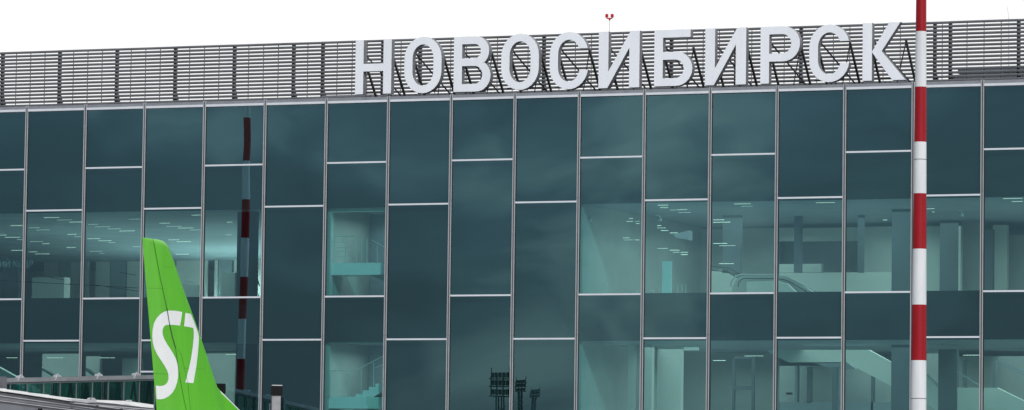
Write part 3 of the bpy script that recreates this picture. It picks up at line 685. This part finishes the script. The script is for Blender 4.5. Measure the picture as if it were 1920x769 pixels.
def decal(name, m, px, lift=.006, step=.18, label=None):
    bm = bmesh.new(); pts = [hitpx(a, b) for a, b in px]
    vs = [bm.verts.new((0, p.y, p.z)) for p in pts]
    for tri in tessellate_polygon([[Vector((p.y, p.z, 0)) for p in pts]]):
        try: bm.faces.new([vs[i] for i in tri])
        except ValueError: pass
    ys = [p.y for p in pts]; zs = [p.z for p in pts]
    for ax, vals in ((1, ys), (2, zs)):
        v = min(vals)+step
        while v < max(vals):
            c = [0, 0, 0]; c[ax] = v; nn = [0, 0, 0]; nn[ax] = 1
            bmesh.ops.bisect_plane(bm, geom=bm.verts[:]+bm.edges[:]+bm.faces[:], plane_co=c, plane_no=nn); v += step
    for v in bm.verts: v.co.x = surf(v.co.y, v.co.z)+lift
    o = link(name, bm, m, FN, smooth=False)
    if label: o['label'] = label
    return o
g = lambda pts: [(a/3.846, 569+b/3.846) for a, b in pts]
Sp = [(1313,62),(1265,53),(1215,52),(1182,60),(1152,80),(1126,110),(1108,145),(1099,190),(1097,240),(1101,285),(1112,325),(1132,367),(1158,408),(1184,448),(1203,480),(1213,512),(1214,545),(1206,570),(1192,585),(1172,594),(1148,596),(1123,591),(1128,690),(1155,692),(1185,686),(1215,670),(1242,644),(1262,610),(1276,570),(1283,525),(1284,480),(1279,440),(1268,402),(1250,366),(1228,330),(1205,296),(1186,263),(1174,232),(1170,205),(1173,182),(1183,164),(1200,155),(1240,154),(1298,160)]
Sv = [(1335,68),(1375,76),(1395,124),(1414,175),(1428,215),(1433,240),(1428,330),(1420,410),(1410,480),(1393,575),(1335,570),(1358,480),(1376,400),(1388,320),(1395,250),(1396,205),(1392,177),(1360,170),(1326,165)]
decal('logo_letter', M['white'], g(Sp), label='white letter S'); decal('logo_digit', M['white'], g(Sv), label='white numeral 7')
def line(pts, w): return [(x-w/2, y) for x, y in pts]+[(x+w/2, y) for x, y in reversed(pts)]
decal('rudder_hinge', M['seam'], line([(286, 448.6), (291, 470), (300, 520), (313, 580)], .8), .009)
decal('rudder_hinge', M['seam'], line([(312.6, 578), (317, 605), (323, 632), (329, 653)], 1.6), .009)
decal('rudder_hinge', M['seam'], line([(329, 653), (334, 690), (341, 730), (350, 775)], .7), .009)
decal('panel_joint', M['seam'], line([(333, 655), (340, 665), (352, 720), (357, 769)], .35), .009)
for pl_ in ([(276, 540), (309, 541)], [(318, 606), (357, 607)], [(288, 700), (334, 702)], [(344, 690), (385, 692)], [(307, 500), (322, 501)]):
    decal('panel_joint', M['seam2'], [pl_[0], pl_[1], (pl_[1][0], pl_[1][1]+.5), (pl_[0][0], pl_[0][1]+.5)], .004)
dors = [onX(*p) for p in ((406, 728), (412, 738), (444, 769), (560, 870), (400, 870))]
part('dorsal_fin', M['green'], AC, lambda bm: prism(bm, [p+Vector((.07, 0, 0)) for p in dors], (-.14, 0, 0)))
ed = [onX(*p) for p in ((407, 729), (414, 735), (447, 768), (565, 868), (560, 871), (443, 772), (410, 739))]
part('edge_highlight', M['white'], AC, lambda bm: prism(bm, [p+Vector((.03, 0, 0)) for p in ed], (-.2, 0, 0)))  # highlight along the dorsal edge, painted as a white strip
# fuselage and tailplane below the picture
zf = 3.4; yt = L3[-1][0].y-1.5
def fus(bm):
    prof = [(0, .15, 1.3), (2, .6, .9), (5, 1.1, .55), (9, 1.6, .2), (13, 1.88, 0), (28, 1.88, 0), (32, 1.6, -.15), (34.5, .95, -.4), (35.6, .2, -.55)]
    R = []
    for d, r, dz in prof: R.append([bm.verts.new((XF+r*math.cos(2*math.pi*k/28), yt+d, zf+dz*.9+r*math.sin(2*math.pi*k/28))) for k in range(28)])
    for a, b in zip(R[:-1], R[1:]):
        for k in range(28): bm.faces.new((a[k], a[(k+1) % 28], b[(k+1) % 28], b[k]))
    bm.faces.new(R[0][::-1]); bm.faces.new(R[-1])
part('fuselage', M['white'], AC, fus, smooth=True)
for sgn in (-1, 1):
    part('tailplane', M['white'], AC, lambda bm: prism(bm, [(XF+sgn*.5, yt+2, 4.3), (XF+sgn*.5, yt+6, 4.3), (XF+sgn*7, yt+3.6, 4.9), (XF+sgn*7, yt+2, 4.9)], (0, 0, .15)))
    part('wing', M['white'], AC, lambda bm: prism(bm, [(XF+sgn*1.2, yt+14, 2.3), (XF+sgn*1.2, yt+21, 2.3), (XF+sgn*17, yt+12.5, 3.3), (XF+sgn*17, yt+11, 3.3)], (0, 0, .3)))
    part('landing_gear', M['dark'], AC, lambda bm: (tube(bm, (XF+sgn*2.7, yt+17, 0), (XF+sgn*2.7, yt+17, 2.4), .12), tube(bm, (XF+sgn*2.4, yt+17, .55), (XF+sgn*3.0, yt+17, .55), .55, n=24)))
part('landing_gear', M['dark'], AC, lambda bm: (tube(bm, (XF, yt+31.5, 0), (XF, yt+31.5, 2.0), .1), tube(bm, (XF-.25, yt+31.5, .38), (XF+.25, yt+31.5, .38), .38, n=24)))

# ------------------------------------------------------------------ fix parenting: all vertex data is in world space
for o in bpy.data.objects:
    if o.parent:
        w = Vector(); p = o.parent
        if o.type == 'MESH':
            # children hold world-space vertices: cancel the parent's placement
            o.matrix_parent_inverse = Matrix.Identity(4) if p.type == 'MESH' else Matrix.Translation(-p.location)
        else: o.matrix_parent_inverse = Matrix.Translation(-p.location)
        o.location = o.location

# ------------------------------------------------------------------ light
EL, AZ = 37, 38        # sun behind the camera, to its right
sd = Vector((math.sin(math.radians(AZ))*math.cos(math.radians(EL)), -math.cos(math.radians(AZ))*math.cos(math.radians(EL)), math.sin(math.radians(EL))))
sl = bpy.data.lights.new('sun', 'SUN'); sl.energy = 2.65; sl.angle = math.radians(6); sl.color = (1, .99, .975)
so = bpy.data.objects.new('sun', sl); COL.objects.link(so); so.rotation_euler = sd.to_track_quat('Z', 'Y').to_euler()
W = bpy.data.worlds.new('World'); S.world = W; W.use_nodes = True; nt = W.node_tree; nt.nodes.clear()
N = nt.nodes.new; Lk = nt.links.new
out = N('ShaderNodeOutputWorld'); bg = N('ShaderNodeBackground'); bg.inputs['Strength'].default_value = .10
sky = N('ShaderNodeTexSky'); sky.sky_type = 'NISHITA'; sky.sun_disc = False; sky.sun_elevation = math.radians(EL); sky.sun_rotation = math.radians(180-AZ); sky.air_density = 1.3; sky.dust_density = 2
tc = N('ShaderNodeTexCoord')
SEED = 4
def noise(scale, detail, dist, rough=.55, zs=2.2):
    mp = N('ShaderNodeMapping'); mp.inputs['Scale'].default_value = (1, 1, zs); mp.inputs['Location'].default_value = (SEED*1.37, SEED*.61, SEED*2.1); Lk(tc.outputs['Generated'], mp.inputs['Vector'])
    n = N('ShaderNodeTexNoise'); n.inputs['Scale'].default_value = scale; n.inputs['Detail'].default_value = detail; n.inputs['Distortion'].default_value = dist; n.inputs['Roughness'].default_value = rough
    Lk(mp.outputs['Vector'], n.inputs['Vector']); return n.outputs['Fac']
n1 = noise(15, 6, .7, .5, 2.0)
n2_ = noise(6, 3, .4, .5, 1.5)
n3_ = noise(5, 4, .5, .5, 3)
ramp = N('ShaderNodeValToRGB'); am_ = N('ShaderNodeMath'); am_.operation = 'MULTIPLY_ADD'; am_.inputs[1].default_value = .75; am_.inputs[2].default_value = -.375; Lk(n2_, am_.inputs[0])
ad_ = N('ShaderNodeMath'); ad_.operation = 'ADD'; Lk(n1, ad_.inputs[0]); Lk(am_.outputs[0], ad_.inputs[1]); Lk(ad_.outputs[0], ramp.inputs['Fac'])
e = ramp.color_ramp.elements
e[0].position = .34; e[0].color = (1.3, 1.6, 2.0, 1); e[1].position = .74; e[1].color = (5.3, 5.8, 5.5, 1)
m_ = ramp.color_ramp.elements.new(.54); m_.color = (2.1, 2.6, 3.05, 1)
# the overcast is thin and white to the north (behind the building), heavy to the south
hv = N('ShaderNodeSeparateXYZ'); Lk(tc.outputs['Generated'], hv.inputs[0])
hm = N('ShaderNodeMapRange'); hm.inputs['From Min'].default_value = .02; hm.inputs['From Max'].default_value = .13; hm.inputs['To Min'].default_value = .72; hm.inputs['To Max'].default_value = 1.28; Lk(hv.outputs['Z'], hm.inputs['Value'])
hs = N('ShaderNodeVectorMath'); hs.operation = 'SCALE'; Lk(ramp.outputs['Color'], hs.inputs[0]); Lk(hm.outputs['Result'], hs.inputs['Scale'])
sx = N('ShaderNodeSeparateXYZ'); Lk(tc.outputs['Generated'], sx.inputs[0])
mr_ = N('ShaderNodeMapRange'); mr_.interpolation_type = 'SMOOTHSTEP'; mr_.inputs['From Min'].default_value = -.15; mr_.inputs['From Max'].default_value = .55; Lk(sx.outputs['Y'], mr_.inputs['Value'])
mixc = N('ShaderNodeMix'); mixc.data_type = 'RGBA'; Lk(mr_.outputs['Result'], mixc.inputs['Factor']); Lk(hs.outputs['Vector'], mixc.inputs['A']); 
nr = N('ShaderNodeValToRGB'); Lk(n3_, nr.inputs['Fac']); nr.color_ramp.elements[0].position = .3; nr.color_ramp.elements[0].color = (11.0, 10.95, 10.9, 1); nr.color_ramp.elements[1].position = .7; nr.color_ramp.elements[1].color = (11.7, 11.6, 11.6, 1)
Lk(nr.outputs['Color'], mixc.inputs['B'])
mix2 = N('ShaderNodeMix'); mix2.data_type = 'RGBA'; mix2.inputs['Factor'].default_value = .86; Lk(sky.outputs['Color'], mix2.inputs['A']); Lk(mixc.outputs['Result'], mix2.inputs['B'])
Lk(mix2.outputs['Result'], bg.inputs['Color']); Lk(bg.outputs['Background'], out.inputs['Surface'])
S.view_settings.view_transform = 'Standard'; S.view_settings.look = 'None'; S.view_settings.exposure = 0; S.view_settings.gamma = 1
S.render.engine = 'CYCLES'
S.cycles.transparent_max_bounces = 16; S.cycles.max_bounces = 8; S.cycles.diffuse_bounces = 3; S.cycles.glossy_bounces = 4
S.cycles.sample_clamp_indirect = 4
